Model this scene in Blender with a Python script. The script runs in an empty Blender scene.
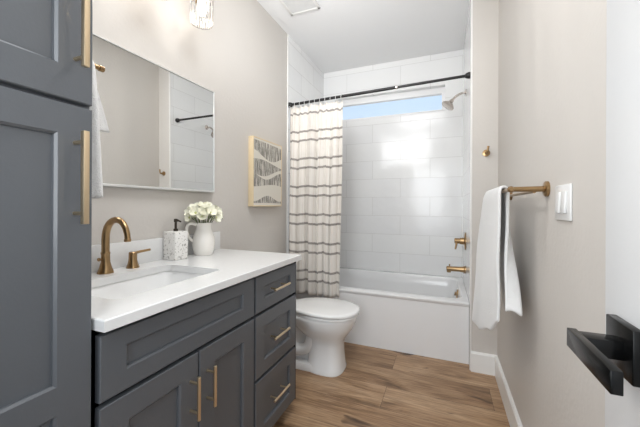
import bpy, bmesh, math, random
from mathutils import Vector, Matrix
random.seed(7)
PI = math.pi
S = bpy.context.scene
COL = S.collection

# ---------------------------------------------------------------- camera, world, lights, exposure
F_PX = 304.0
cam = bpy.data.cameras.new('camera')
cam.sensor_fit = 'HORIZONTAL'; cam.sensor_width = 36.0
cam.lens = 36.0 * F_PX / 640.0
cam.shift_y = -(213.5 - 206.0) / 640.0
cam.clip_start = 0.02
camo = bpy.data.objects.new('camera', cam); COL.objects.link(camo)
camo.location = (0, 0, 1.165)
camo.rotation_euler = (Matrix.Rotation(math.atan(124 / 304.0), 3, 'Z') @ Matrix.Rotation(PI / 2, 3, 'X') @ Matrix.Rotation(math.radians(0.25), 3, 'Z')).to_euler()
S.camera = camo

S.view_settings.view_transform = 'Standard'
S.view_settings.look = 'None'
S.view_settings.gamma = 1.0
S.view_settings.use_curve_mapping = False
S.view_settings.exposure = 0.1

wd = bpy.data.worlds.new('sky'); S.world = wd; wd.use_nodes = True
wn = wd.node_tree.nodes; wl = wd.node_tree.links
bg = wn['Background']
tc = wn.new('ShaderNodeTexCoord'); sx = wn.new('ShaderNodeSeparateXYZ'); cr = wn.new('ShaderNodeValToRGB')
wl.new(tc.outputs['Generated'], sx.inputs[0]); wl.new(sx.outputs['Z'], cr.inputs[0]); wl.new(cr.outputs[0], bg.inputs[0])
cr.color_ramp.elements[0].position = 0.0; cr.color_ramp.elements[0].color = (0.80, 0.90, 1.0, 1)
cr.color_ramp.elements[1].position = 0.6; cr.color_ramp.elements[1].color = (0.42, 0.66, 1.0, 1)
bg.inputs[1].default_value = 1.0

def area(name, loc, rot, sx, sy, power, col=(1, 1, 1)):
    l = bpy.data.lights.new(name, 'AREA'); l.shape = 'RECTANGLE'; l.size = sx; l.size_y = sy
    l.energy = power; l.color = col
    o = bpy.data.objects.new(name, l); COL.objects.link(o); o.location = loc; o.rotation_euler = rot
    return o
area('ceiling_fill', (-0.42, 0.95, 2.72), (0, 0, 0), 0.7, 0.7, 16, (0.97, 0.985, 1.0))  # unseen fill panel added under the ceiling to brighten the whole room
area('hall_fill', (-0.50, -0.85, 1.45), (PI / 2, 0, -0.33), 1.2, 1.6, 24, (0.95, 0.98, 1.0))  # added soft fill shining through the doorway from behind the camera
area('entry_fill', (-0.38, -0.10, 1.50), (PI / 2, 0, -0.3), 0.6, 0.9, 6.5, (0.95, 0.98, 1.0))  # extra fill just inside the doorway, added to lift cabinet fronts and right wall
area('alcove_fill', (-0.66, 1.05, 2.22), (PI * 0.57, 0, 0.10), 0.9, 0.6, 6.4, (0.97, 0.985, 1.0)).data.spread = 1.75  # out-of-view fill, added to brighten the alcove tile and ceiling
VANITY_W = 5.0

# ---------------------------------------------------------------- helpers
WLOC = {}
def wloc(o):
    return WLOC.get(o.name, Vector((0, 0, 0)))

def link(name, bm, mat, parent=None, smooth=40, loc=None):
    base = wloc(parent) if parent is not None else (Vector(loc) if loc is not None else Vector((0, 0, 0)))
    bmesh.ops.translate(bm, verts=bm.verts, vec=-base)
    bmesh.ops.recalc_face_normals(bm, faces=bm.faces)
    me = bpy.data.meshes.new(name); bm.to_mesh(me); bm.free()
    if smooth is not None:
        me.polygons.foreach_set('use_smooth', [True] * len(me.polygons))
        me.set_sharp_from_angle(angle=math.radians(smooth))
    if mat is not None: me.materials.append(mat)
    o = bpy.data.objects.new(name, me); COL.objects.link(o)
    if parent is not None: o.parent = parent
    else: o.location = base
    WLOC[o.name] = base
    return o

def tag(o, label=None, cat=None, group=None, kind=None):
    if label: o['label'] = label
    if cat: o['category'] = cat
    if group: o['group'] = group
    if kind: o['kind'] = kind
    return o

def thing(name, label, cat, loc, group=None):
    o = bpy.data.objects.new(name, None); COL.objects.link(o)
    o.empty_display_size = 0.05
    o.location = loc; WLOC[o.name] = Vector(loc)
    return tag(o, label, cat, group)

def struct(name, bm, mat, label=None, smooth=30, parent=None):
    o = link(name, bm, mat, parent, smooth)
    if parent is None: o['kind'] = 'structure'
    if label: o['label'] = label
    return o

def copy_tree(o, parent=None):
    c = o.copy(); COL.objects.link(c)
    if parent is not None: c.parent = parent
    for ch in list(o.children): copy_tree(ch, c)
    return c

def B(): return bmesh.new()

def box(bm, x0, x1, y0, y1, z0, z1, bevel=0.0, seg=2, rot=None, piv=None):
    r = bmesh.ops.create_cube(bm, size=1.0)
    vs = r['verts']
    c = Vector(((x0 + x1) / 2, (y0 + y1) / 2, (z0 + z1) / 2))
    for v in vs:
        v.co = Vector((v.co.x * (x1 - x0), v.co.y * (y1 - y0), v.co.z * (z1 - z0))) + c
    if bevel > 0:
        es = set(e for v in vs for e in v.link_edges)
        rb = bmesh.ops.bevel(bm, geom=list(es), offset=bevel, segments=seg, affect='EDGES', profile=0.5)
        vs = rb['verts'] if rb['verts'] else vs
        vs = list({v for f in rb['faces'] for v in f.verts} | set(v for v in vs if v.is_valid))
    if rot is not None:
        bmesh.ops.rotate(bm, verts=[v for v in vs if v.is_valid], cent=piv or c, matrix=rot)
    return bm

def loft(bm, rings, cap0=True, cap1=True, closed=True):
    vr = [[bm.verts.new(p) for p in r] for r in rings]
    n = len(vr[0])
    for a, b in zip(vr[:-1], vr[1:]):
        for i in range(n if closed else n - 1):
            j = (i + 1) % n
            bm.faces.new((a[i], a[j], b[j], b[i]))
    if cap0: bm.faces.new(list(reversed(vr[0])))
    if cap1: bm.faces.new(vr[-1])
    return vr

def frame_of(t, up=None):
    t = t.normalized()
    up = up or (Vector((0, 0, 1)) if abs(t.z) < 0.9 else Vector((1, 0, 0)))
    a = t.cross(up).normalized(); b = t.cross(a).normalized()
    return a, b

def tube(bm, pts, r, n=14, cap=True):
    pts = [Vector(p) for p in pts]
    rs = r if isinstance(r, (list, tuple)) else [r] * len(pts)
    rings = []; a = None
    for i, p in enumerate(pts):
        if i == 0: t = pts[1] - pts[0]
        elif i == len(pts) - 1: t = pts[-1] - pts[-2]
        else: t = (pts[i + 1] - pts[i]).normalized() + (pts[i] - pts[i - 1]).normalized()
        t = t.normalized()
        if a is None: a, b = frame_of(t)
        else:
            a = (a - t * a.dot(t)).normalized(); b = t.cross(a).normalized()
        rings.append([p + (a * math.cos(2 * PI * k / n) + b * math.sin(2 * PI * k / n)) * rs[i] for k in range(n)])
    loft(bm, rings, cap, cap)
    return bm

def lathe(bm, prof, origin, axis=(0, 0, 1), n=28, cap0=True, cap1=True, wob=None):
    o = Vector(origin); t = Vector(axis).normalized(); a, b = frame_of(t)
    rings = []
    for r, h in prof:
        rings.append([o + t * h + (a * math.cos(2 * PI * k / n) + b * math.sin(2 * PI * k / n)) * r * (wob(k / n, h) if wob else 1) for k in range(n)])
    loft(bm, rings, cap0, cap1)
    return bm

def bez(p0, p1, p2, p3, n=12):
    p0, p1, p2, p3 = map(Vector, (p0, p1, p2, p3)); out = []
    for i in range(n + 1):
        t = i / n
        out.append(p0 * (1 - t) ** 3 + p1 * 3 * t * (1 - t) ** 2 + p2 * 3 * t * t * (1 - t) + p3 * t ** 3)
    return out

def rrect(x0, x1, y0, y1, z, r, n=6):
    out = []
    for cx, cy, a0 in ((x1 - r, y1 - r, 0), (x0 + r, y1 - r, PI / 2), (x0 + r, y0 + r, PI), (x1 - r, y0 + r, 1.5 * PI)):
        for i in range(n + 1):
            a = a0 + PI / 2 * i / n
            out.append(Vector((cx + r * math.cos(a), cy + r * math.sin(a), z)))
    return out

def sheet(bm, f, nu, nv):
    g = [[bm.verts.new(f(i / nu, j / nv)) for j in range(nv + 1)] for i in range(nu + 1)]
    for i in range(nu):
        for j in range(nv):
            bm.faces.new((g[i][j], g[i + 1][j], g[i + 1][j + 1], g[i][j + 1]))
    return bm

def lerp(a, b, t): return a + (b - a) * t
def curve(ts, vs, t):
    for i in range(len(ts) - 1):
        if t <= ts[i + 1]:
            k = (t - ts[i]) / (ts[i + 1] - ts[i]); k = k * k * (3 - 2 * k)
            return lerp(vs[i], vs[i + 1], k)
    return vs[-1]

# ---------------------------------------------------------------- materials
def lin(c):
    return tuple(((v / 255) / 12.92 if v / 255 <= 0.04045 else ((v / 255 + 0.055) / 1.055) ** 2.4) for v in c) + (1,)

def mat(name, rgb, rough=0.5, metal=0.0, spec=0.5, bump=None, coat=0.0, var=None, sheen=0.0):
    m = bpy.data.materials.new(name); m.use_nodes = True
    nt = m.node_tree; p = nt.nodes['Principled BSDF']
    p.inputs['Base Color'].default_value = lin(rgb)
    p.inputs['Roughness'].default_value = rough
    p.inputs['Metallic'].default_value = metal
    p.inputs['Specular IOR Level'].default_value = spec
    p.inputs['Coat Weight'].default_value = coat
    p.inputs['Sheen Weight'].default_value = sheen
    if bump or var:
        t = nt.nodes.new('ShaderNodeTexCoord')
    if bump:
        sc, st, det = bump
        nz = nt.nodes.new('ShaderNodeTexNoise'); nz.inputs['Scale'].default_value = sc; nz.inputs['Detail'].default_value = det
        nt.links.new(t.outputs['Object'], nz.inputs['Vector'])
        b = nt.nodes.new('ShaderNodeBump'); b.inputs['Strength'].default_value = st; b.inputs['Distance'].default_value = 0.01
        nt.links.new(nz.outputs['Fac'], b.inputs['Height']); nt.links.new(b.outputs[0], p.inputs['Normal'])
    if var:
        sc, rgb2 = var
        nz2 = nt.nodes.new('ShaderNodeTexNoise'); nz2.inputs['Scale'].default_value = sc; nz2.inputs['Detail'].default_value = 4
        nt.links.new(t.outputs['Object'], nz2.inputs['Vector'])
        mx = nt.nodes.new('ShaderNodeMix'); mx.data_type = 'RGBA'
        mx.inputs[6].default_value = lin(rgb); mx.inputs[7].default_value = lin(rgb2)
        nt.links.new(nz2.outputs['Fac'], mx.inputs[0]); nt.links.new(mx.outputs[2], p.inputs['Base Color'])
    return m

M = {}
M['wall'] = mat('wall_paint', (206, 201, 195), 0.55, bump=(55, 0.10, 3))
M['ceil'] = mat('ceiling_paint', (242, 242, 242), 0.8, bump=(60, 0.08, 3))
M['trim'] = mat('white_trim_paint', (236, 235, 232), 0.35)
M['door'] = mat('door_paint', (212, 212, 212), 0.35, bump=(90, 0.03, 2))
M['cab'] = mat('charcoal_cabinet_paint', (87, 90, 94), 0.28, bump=(140, 0.03, 2))
M['cabdark'] = mat('cabinet_carcass', (52, 53, 55), 0.5)
M['quartz'] = mat('white_quartz', (228, 228, 227), 0.18, var=(60, (220, 220, 219)))
M['porc'] = mat('white_porcelain', (238, 238, 237), 0.08, coat=0.3)
M['acryl'] = mat('white_tub_acrylic', (236, 236, 236), 0.15)
M['brass'] = mat('champagne_brass', (162, 134, 98), 0.28, 1.0)
M['brasspull'] = mat('satin_brass_pull', (222, 202, 170), 0.28, 1.0)
M['chrome'] = mat('brushed_nickel', (205, 196, 188), 0.2, 1.0)
M['black'] = mat('matte_black_metal', (10, 10, 10), 0.2, 0.0, 0.2)
M['blackrod'] = mat('black_rod_metal', (34, 33, 33), 0.35, 0.3)
M['mirror'] = mat('mirror_silver', (243, 244, 243), 0.01, 1.0)
M['alu'] = mat('mirror_edge', (225, 225, 223), 0.3, 0.4)
M['towel'] = mat('white_terry', (232, 232, 231), 0.95, bump=(260, 0.55, 3), sheen=0.3)
M['wood'] = mat('pale_wood', (232, 214, 180), 0.5, var=(30, (218, 196, 158)))
M['cream'] = mat('cream_ceramic', (245, 241, 234), 0.2, coat=0.2)
M['petal'] = mat('white_petal', (246, 244, 226), 0.7)
M['bud'] = mat('green_bud', (206, 210, 150), 0.7)
M['stem'] = mat('green_stem', (92, 108, 62), 0.6)
M['bronze'] = mat('dark_bronze', (70, 62, 54), 0.35, 0.7)
M['vent'] = mat('white_vent', (225, 225, 224), 0.5)
M['ventdark'] = mat('vent_inside', (120, 120, 120), 0.8)
M['plate'] = mat('white_switch_plastic', (226, 226, 225), 0.3)
M['vinyl'] = mat('white_window_vinyl', (240, 240, 240), 0.35)

def tile_mat(name, axis, u0, v0):
    m = bpy.data.materials.new(name); m.use_nodes = True
    nt = m.node_tree; N = nt.nodes; L = nt.links; p = N['Principled BSDF']
    t = N.new('ShaderNodeTexCoord'); s = N.new('ShaderNodeSeparateXYZ'); c = N.new('ShaderNodeCombineXYZ')
    L.new(t.outputs['Object'], s.inputs[0])
    a = N.new('ShaderNodeMath'); a.operation = 'SUBTRACT'; a.inputs[1].default_value = u0
    b = N.new('ShaderNodeMath'); b.operation = 'SUBTRACT'; b.inputs[1].default_value = v0
    L.new(s.outputs[axis], a.inputs[0]); L.new(s.outputs['Z'], b.inputs[0])
    L.new(a.outputs[0], c.inputs[0]); L.new(b.outputs[0], c.inputs[1])
    br = N.new('ShaderNodeTexBrick')
    br.offset = 0.5; br.offset_frequency = 2
    br.inputs['Scale'].default_value = 1.0
    br.inputs['Brick Width'].default_value = 0.606; br.inputs['Row Height'].default_value = 0.203
    br.inputs['Mortar Size'].default_value = 0.0022; br.inputs['Mortar Smooth'].default_value = 0.2
    br.inputs['Color1'].default_value = lin((240, 240, 239)); br.inputs['Color2'].default_value = lin((236, 236, 236))
    br.inputs['Mortar'].default_value = lin((216, 215, 213))
    L.new(c.outputs[0], br.inputs['Vector']); L.new(br.outputs['Color'], p.inputs['Base Color'])
    p.inputs['Roughness'].default_value = 0.15
    nz = N.new('ShaderNodeTexNoise'); nz.inputs['Scale'].default_value = 9; nz.inputs['Detail'].default_value = 1
    L.new(t.outputs['Object'], nz.inputs['Vector'])
    b1 = N.new('ShaderNodeBump'); b1.inputs['Strength'].default_value = 0.10; b1.inputs['Distance'].default_value = 0.02
    L.new(nz.outputs['Fac'], b1.inputs['Height'])
    b2 = N.new('ShaderNodeBump'); b2.invert = True; b2.inputs['Strength'].default_value = 0.4; b2.inputs['Distance'].default_value = 0.002
    L.new(br.outputs['Fac'], b2.inputs['Height']); L.new(b1.outputs[0], b2.inputs['Normal'])
    L.new(b2.outputs[0], p.inputs['Normal'])
    return m
M['tileX'] = tile_mat('white_tile_back', 'X', -0.137, 0.046)
M['tileY'] = tile_mat('white_tile_side', 'Y', 2.76, 0.046)

def floor_mat():
    m = bpy.data.materials.new('oak_planks'); m.use_nodes = True
    nt = m.node_tree; N = nt.nodes; L = nt.links; p = N['Principled BSDF']
    t = N.new('ShaderNodeTexCoord')
    mp = N.new('ShaderNodeMapping'); mp.inputs['Location'].default_value = (1.558, 0.297, 0)
    L.new(t.outputs['Object'], mp.inputs[0])
    br = N.new('ShaderNodeTexBrick'); br.offset = 0.5; br.offset_frequency = 2
    br.inputs['Scale'].default_value = 1; br.inputs['Brick Width'].default_value = 1.22; br.inputs['Row Height'].default_value = 0.228
    br.inputs['Mortar Size'].default_value = 0.0012; br.inputs['Mortar Smooth'].default_value = 0.1; br.inputs['Bias'].default_value = 0
    br.inputs['Color1'].default_value = (0, 0, 0, 1); br.inputs['Color2'].default_value = (1, 1, 1, 1); br.inputs['Mortar'].default_value = (0.5, 0.5, 0.5, 1)
    L.new(mp.outputs[0], br.inputs['Vector'])
    # each plank shifts the grain
    sc = N.new('ShaderNodeVectorMath'); sc.operation = 'SCALE'; sc.inputs['Scale'].default_value = 7.3
    L.new(br.outputs['Color'], sc.inputs[0])
    ad = N.new('ShaderNodeVectorMath'); ad.operation = 'ADD'
    L.new(t.outputs['Object'], ad.inputs[0]); L.new(sc.outputs[0], ad.inputs[1])
    def noise(scale, vec, det=4, rough=0.55, dist=0.0):
        mm = N.new('ShaderNodeMapping'); mm.inputs['Scale'].default_value = vec
        L.new(ad.outputs[0], mm.inputs[0])
        n = N.new('ShaderNodeTexNoise'); n.inputs['Scale'].default_value = scale; n.inputs['Detail'].default_value = det
        n.inputs['Roughness'].default_value = rough; n.inputs['Distortion'].default_value = dist
        L.new(mm.outputs[0], n.inputs['Vector'])
        return n.outputs['Fac']
    def ramp(fac, stops):
        r = N.new('ShaderNodeValToRGB'); e = r.color_ramp.elements
        e[0].position, e[0].color = stops[0]; e[1].position, e[1].color = stops[-1]
        for pos, c in stops[1:-1]:
            k = e.new(pos); k.color = c
        L.new(fac, r.inputs[0]); return r.outputs[0]
    def mixc(fac, a, b, mode='MIX'):
        x = N.new('ShaderNodeMix'); x.data_type = 'RGBA'; x.blend_type = mode
        if isinstance(fac, float): x.inputs[0].default_value = fac
        else: L.new(fac, x.inputs[0])
        for i, q in ((6, a), (7, b)):
            if isinstance(q, tuple): x.inputs[i].default_value = q
            else: L.new(q, x.inputs[i])
        return x.outputs[2]
    base = ramp(noise(1.0, (0.9, 7.0, 1), 4, 0.55, 1.8), [(0.27, lin((120, 92, 66))), (0.43, lin((176, 142, 108))), (0.56, lin((198, 165, 130))), (0.72, lin((212, 182, 148)))])
    fine = ramp(noise(1.0, (7, 120, 1), 4, 0.65), [(0.35, lin((176, 168, 160))), (0.65, lin((255, 255, 255)))])
    c1 = mixc(0.8, base, fine, 'MULTIPLY')
    tone = ramp(br.outputs['Color'], [(0.0, lin((224, 218, 212))), (1.0, lin((255, 255, 255)))])
    c2 = mixc(1.0, c1, tone, 'MULTIPLY')
    kn = ramp(noise(1.0, (2.8, 11.0, 1), 2.5, 0.5, 1.2), [(0.665, (0, 0, 0, 1)), (0.73, (1, 1, 1, 1))])
    c3 = mixc(kn, c2, lin((66, 46, 35)))
    c4 = mixc(br.outputs['Fac'], c3, lin((92, 70, 52)))
    L.new(c4, p.inputs['Base Color'])
    p.inputs['Roughness'].default_value = 0.42
    return m
M['floor'] = floor_mat()

def terrazzo():
    m = mat('white_speckled_ceramic', (236, 234, 230), 0.3)
    nt = m.node_tree; N = nt.nodes; L = nt.links; p = N['Principled BSDF']
    t = N.new('ShaderNodeTexCoord'); v = N.new('ShaderNodeTexNoise'); v.inputs['Scale'].default_value = 130; v.inputs['Detail'].default_value = 1
    L.new(t.outputs['Object'], v.inputs['Vector'])
    r = N.new('ShaderNodeValToRGB'); e = r.color_ramp.elements
    e[0].position = 0.33; e[0].color = lin((172, 168, 162)); e[1].position = 0.40; e[1].color = lin((238, 236, 232))
    L.new(v.outputs['Fac'], r.inputs[0]); L.new(r.outputs[0], p.inputs['Base Color'])
    return m
M['terrazzo'] = terrazzo()

def thin_glass(name, ior=1.45, tint=(1, 1, 1, 1), ribs=0):
    m = bpy.data.materials.new(name); m.use_nodes = True
    nt = m.node_tree; N = nt.nodes; L = nt.links
    for n in list(N):
        if n.type == 'BSDF_PRINCIPLED': N.remove(n)
    out = [n for n in N if n.type == 'OUTPUT_MATERIAL'][0]
    tr = N.new('ShaderNodeBsdfTransparent'); tr.inputs[0].default_value = tint
    gl = N.new('ShaderNodeBsdfGlossy'); gl.inputs['Roughness'].default_value = 0.03
    fr = N.new('ShaderNodeFresnel'); fr.inputs[0].default_value = ior
    mx = N.new('ShaderNodeMixShader')
    L.new(fr.outputs[0], mx.inputs[0]); L.new(tr.outputs[0], mx.inputs[1]); L.new(gl.outputs[0], mx.inputs[2])
    L.new(mx.outputs[0], out.inputs[0])
    return m
M['pane'] = thin_glass('window_glass')
M['shade'] = thin_glass('ribbed_shade_glass', 1.6)

def bulb_mat():
    m = mat('bulb', (255, 240, 220)); p = m.node_tree.nodes['Principled BSDF']
    p.inputs['Emission Color'].default_value = (1.0, 0.9, 0.76, 1); p.inputs['Emission Strength'].default_value = 1.0
    return m
M['bulb'] = bulb_mat()

def curtain_mat(zo):
    m = mat('cream_striped_cloth', (232, 224, 214), 0.9)
    nt = m.node_tree; N = nt.nodes; L = nt.links; p = N['Principled BSDF']
    uv = N.new('ShaderNodeUVMap'); s = N.new('ShaderNodeSeparateXYZ'); L.new(uv.outputs[0], s.inputs[0])
    # v stores the height of the cloth (m)
    def math_(op, a, b):
        n = N.new('ShaderNodeMath'); n.operation = op
        for i, q in enumerate((a, b)):
            if isinstance(q, (int, float)): n.inputs[i].default_value = q
            else: L.new(q, n.inputs[i])
        return n.outputs[0]
    z = s.outputs['Y']
    def stripe(z0):
        k = math_('SUBTRACT', z, z0)
        k = math_('DIVIDE', k, 0.2495); k = math_('ADD', k, 20.5); k = math_('FRACT', k, 0)
        k = math_('SUBTRACT', k, 0.5); k = math_('ABSOLUTE', k, 0)
        return math_('LESS_THAN', k, 0.0095 / 0.2495)
    f = math_('MAXIMUM', stripe(1.837), stripe(1.755))
    nz = N.new('ShaderNodeTexNoise'); nz.inputs['Scale'].default_value = 60; nz.inputs['Detail'].default_value = 3
    mp = N.new('ShaderNodeMapping'); mp.inputs['Scale'].default_value = (22, 2.0, 1)
    L.new(uv.outputs[0], mp.inputs[0]); L.new(mp.outputs[0], nz.inputs[0])
    r = N.new('ShaderNodeValToRGB'); r.color_ramp.elements[0].position = 0.35; r.color_ramp.elements[0].color = (0.5, 0.5, 0.5, 1); r.color_ramp.elements[1].position = 0.6
    L.new(nz.outputs[0], r.inputs[0])
    g = math_('MULTIPLY', f, r.outputs[0])
    # faint woven ticking lines running down the cloth
    w = math_('MULTIPLY', s.outputs['X'], 1 / 0.045); w = math_('FRACT', w, 0); w = math_('LESS_THAN', w, 0.16)
    mx0 = N.new('ShaderNodeMix'); mx0.data_type = 'RGBA'
    mx0.inputs[6].default_value = lin((228, 223, 216)); mx0.inputs[7].default_value = lin((219, 210, 201))
    L.new(w, mx0.inputs[0])
    mx = N.new('ShaderNodeMix'); mx.data_type = 'RGBA'
    L.new(g, mx.inputs[0]); L.new(mx0.outputs[2], mx.inputs[6]); mx.inputs[7].default_value = lin((122, 116, 111))
    L.new(mx.outputs[2], p.inputs['Base Color'])
    p.inputs['Sheen Weight'].default_value = 0.2
    return m

def print_mat():
    m = mat('abstract_print', (226, 222, 212), 0.7)
    nt = m.node_tree; N = nt.nodes; L = nt.links; p = N['Principled BSDF']
    t = N.new('ShaderNodeTexCoord'); s = N.new('ShaderNodeSeparateXYZ'); L.new(t.outputs['Object'], s.inputs[0])
    def math_(op, a, b=0.0):
        n = N.new('ShaderNodeMath'); n.operation = op
        for i, q in enumerate((a, b)):
            if isinstance(q, (int, float)): n.inputs[i].default_value = q
            else: L.new(q, n.inputs[i])
        return n.outputs[0]
    y, z = s.outputs['Y'], s.outputs['Z']                # local: y 0..0.42, z 0..0.52
    def wave(freq, ph, amp, slope=0.0):
        return math_('ADD', math_('MULTIPLY', math_('SINE', math_('ADD', math_('MULTIPLY', y, freq), ph)), amp), math_('MULTIPLY', y, slope))
    def band(lo, hi):                                    # between two wavy lines
        return math_('MULTIPLY', math_('GREATER_THAN', z, lo), math_('LESS_THAN', z, hi))
    def line(off, w): return math_('ADD', w, off)
    b1 = band(line(0.395, wave(11, 1.9, 0.035)), line(0.497, wave(7, 0.2, 0.004, -0.02)))
    b2 = band(line(0.255, wave(11, 3.2, 0.028, 0.05)), line(0.345, wave(9, 0.6, 0.018, -0.02)))
    b2b = band(line(0.165, wave(8, 5.2, 0.020, -0.03)), line(0.235, wave(13, 2.4, 0.030, 0.03)))
    b3 = band(line(0.022, wave(6, 0.5, 0.006)), line(0.062, wave(17, 4.4, 0.022)))
    b = math_('MAXIMUM', math_('MAXIMUM', b1, b2), math_('MAXIMUM', b2b, b3))
    nz = N.new('ShaderNodeTexNoise'); nz.inputs['Scale'].default_value = 1; nz.inputs['Detail'].default_value = 2
    mp = N.new('ShaderNodeMapping'); mp.inputs['Scale'].default_value = (1, 130, 9)
    L.new(t.outputs['Object'], mp.inputs[0]); L.new(mp.outputs[0], nz.inputs[0])
    ln = math_('GREATER_THAN', nz.outputs[0], 0.47)
    k = math_('MULTIPLY', b, math_('ADD', math_('MULTIPLY', ln, 0.70), 0.12))
    mx = N.new('ShaderNodeMix'); mx.data_type = 'RGBA'
    L.new(k, mx.inputs[0]); mx.inputs[6].default_value = lin((222, 217, 206)); mx.inputs[7].default_value = lin((104, 100, 95))
    L.new(mx.outputs[2], p.inputs['Base Color'])
    return m

# ---------------------------------------------------------------- the room
WX = -1.340          # left wall
RX = 0.345           # right wall
AX = 0.176           # right wall of the tub alcove
WY = 2.41            # face of the wing wall
BY = 3.37            # back wall
FY = -0.16           # entry wall
CZ = 2.745

bm = B(); box(bm, WX - 0.12, RX + 0.12, -1.3, BY + 0.12, -0.06, 0.0); struct('floor', bm, M['floor'], 'brown oak plank floor')
bm = B(); box(bm, WX - 0.12, RX + 0.12, -1.3, BY + 0.12, CZ, CZ + 0.08); struct('ceiling', bm, M['ceil'], 'white ceiling')
TY = 2.478
bm = B(); box(bm, WX - 0.12, WX, FY - 0.11, TY, 0, CZ); struct('wall_left', bm, M['wall'], 'beige left wall behind the vanity')
bm = B(); box(bm, WX - 0.12, WX + 0.006, TY, BY, 0, CZ); struct('wall_alcove_left', bm, M['tileY'], 'white tiled wall behind the curtain')
bm = B(); box(bm, RX, RX + 0.12, FY - 0.11, WY + 0.06, 0, CZ); struct('wall_right', bm, M['wall'], 'beige right wall with the towel bar')
bm = B(); box(bm, AX + 0.008, RX + 0.12, WY, BY + 0.12, 0, CZ); struct('wall_wing', bm, M['wall'], 'beige wing wall beside the tub')
bm = B(); box(bm, AX, AX + 0.008, WY + 0.012, BY, 0, CZ); struct('wall_alcove_right', bm, M['tileY'], 'white tiled wall with the tub fittings')
bm = B(); box(bm, AX - 0.003, AX + 0.0085, WY - 0.002, WY + 0.012, 0, CZ, 0.001); struct('trim_1', bm, M['trim'], 'white tile edge trim on the wing wall')
bm = B(); box(bm, WX - 0.001, WX + 0.009, TY - 0.006, TY + 0.002, 0.0, CZ, 0.001); struct('trim_2', bm, M['trim'], 'white tile edge trim on the left wall')
# back wall with the window opening
wx0, wx1, wz0, wz1 = -1.19, 0.005, 2.155, 2.417
bm = B()
box(bm, WX - 0.12, wx0, BY, BY + 0.12, 0, CZ); box(bm, wx1, RX + 0.12, BY, BY + 0.12, 0, CZ)
box(bm, wx0, wx1, BY, BY + 0.12, 0, wz0); box(bm, wx0, wx1, BY, BY + 0.12, wz1, CZ)
struct('wall_back', bm, M['tileX'], 'white tiled back wall of the tub alcove')
# entry wall with the doorway the camera stands in
bm = B()
dx0, dx1, dz = -0.56, 0.262, 2.05
box(bm, WX, dx0, FY - 0.11, FY, 0, CZ); box(bm, dx1, RX, FY - 0.11, FY, 0, CZ); box(bm, dx0, dx1, FY - 0.11, FY, dz, CZ)
struct('wall_entry', bm, M['wall'], 'beige entry wall with the doorway')
# window
bm = B()
box(bm, wx0, wx1, BY + 0.06, BY + 0.115, wz1 - 0.068, wz1, 0.003); box(bm, wx0, wx1, BY + 0.06, BY + 0.115, wz0, wz0 + 0.03, 0.003)
box(bm, wx0, wx0 + 0.03, BY + 0.061, BY + 0.114, wz0 + 0.029, wz1 - 0.067); box(bm, wx1 - 0.03, wx1, BY + 0.061, BY + 0.114, wz0 + 0.029, wz1 - 0.067)
win = struct('window_1', bm, M['vinyl'], 'long narrow window high in the tiled wall')
bm = B(); box(bm, wx0 + 0.028, wx1 - 0.028, BY + 0.085, BY + 0.091, wz0 + 0.028, wz1 - 0.066); link('window_pane', bm, M['pane'], win)
bm = B(); box(bm, wx0, wx1, BY - 0.004, BY + 0.062, wz0 - 0.008, wz0 + 0.001, 0.002); link('window_sill', bm, M['vinyl'], win)
# baseboards
def baseboard(name, pts, lab):
    (xa, ya), (xb, yb), (nx, ny) = pts
    bm = B(); prof = [(0, 0), (0.016, 0), (0.016, 0.128), (0.010, 0.138), (0, 0.14)]
    r = [[Vector((x + nx * d, y + ny * d, z)) for d, z in prof] for x, y in ((xa, ya), (xb, yb))]
    loft(bm, r); struct(name, bm, M['trim'], lab)
baseboard('baseboard_right', ((RX, FY), (RX, WY), (-1, 0)), 'white baseboard along the right wall')
baseboard('baseboard_wing', ((AX + 0.004, WY), (RX - 0.0, WY), (0, -1)), 'white baseboard on the wing wall')
baseboard('baseboard_left', ((WX, 1.56), (WX, TY - 0.008), (1, 0)), 'white baseboard behind the toilet')

# door standing open along the right wall
DX = 0.220; DY = 0.574
bm = B(); box(bm, DX, DX + 0.035, FY + 0.02, DY, 0.012, 2.03, 0.002)
door = struct('door_1', bm, M['door'], 'open white door at the right edge')
bm = B()
pc = (0.507, 0.985)
box(bm, DX - 0.012, DX, pc[0] - 0.033, pc[0] + 0.033, pc[1] - 0.033, pc[1] + 0.033, 0.0015)
dh = link('door_handle', bm, M['black'], door); dh['label'] = 'square matte black door lever'
bm = B(); box(bm, 0.168, DX - 0.011, 0.493, 0.518, pc[1] - 0.0115, pc[1] + 0.0115, 0.001); link('handle_neck', bm, M['black'], dh)
bm = B(); box(bm, 0.158, 0.169, 0.400, 0.520, pc[1] - 0.0115, pc[1] + 0.0135, 0.0012); link('lever', bm, M['black'], dh)
for hz in (0.25, 1.05, 1.85):
    bm = B(); tube(bm, [(DX - 0.004, FY + 0.018, hz - 0.045), (DX - 0.004, FY + 0.018, hz + 0.045)], 0.006); link('hinge', bm, M['black'], door)

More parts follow.
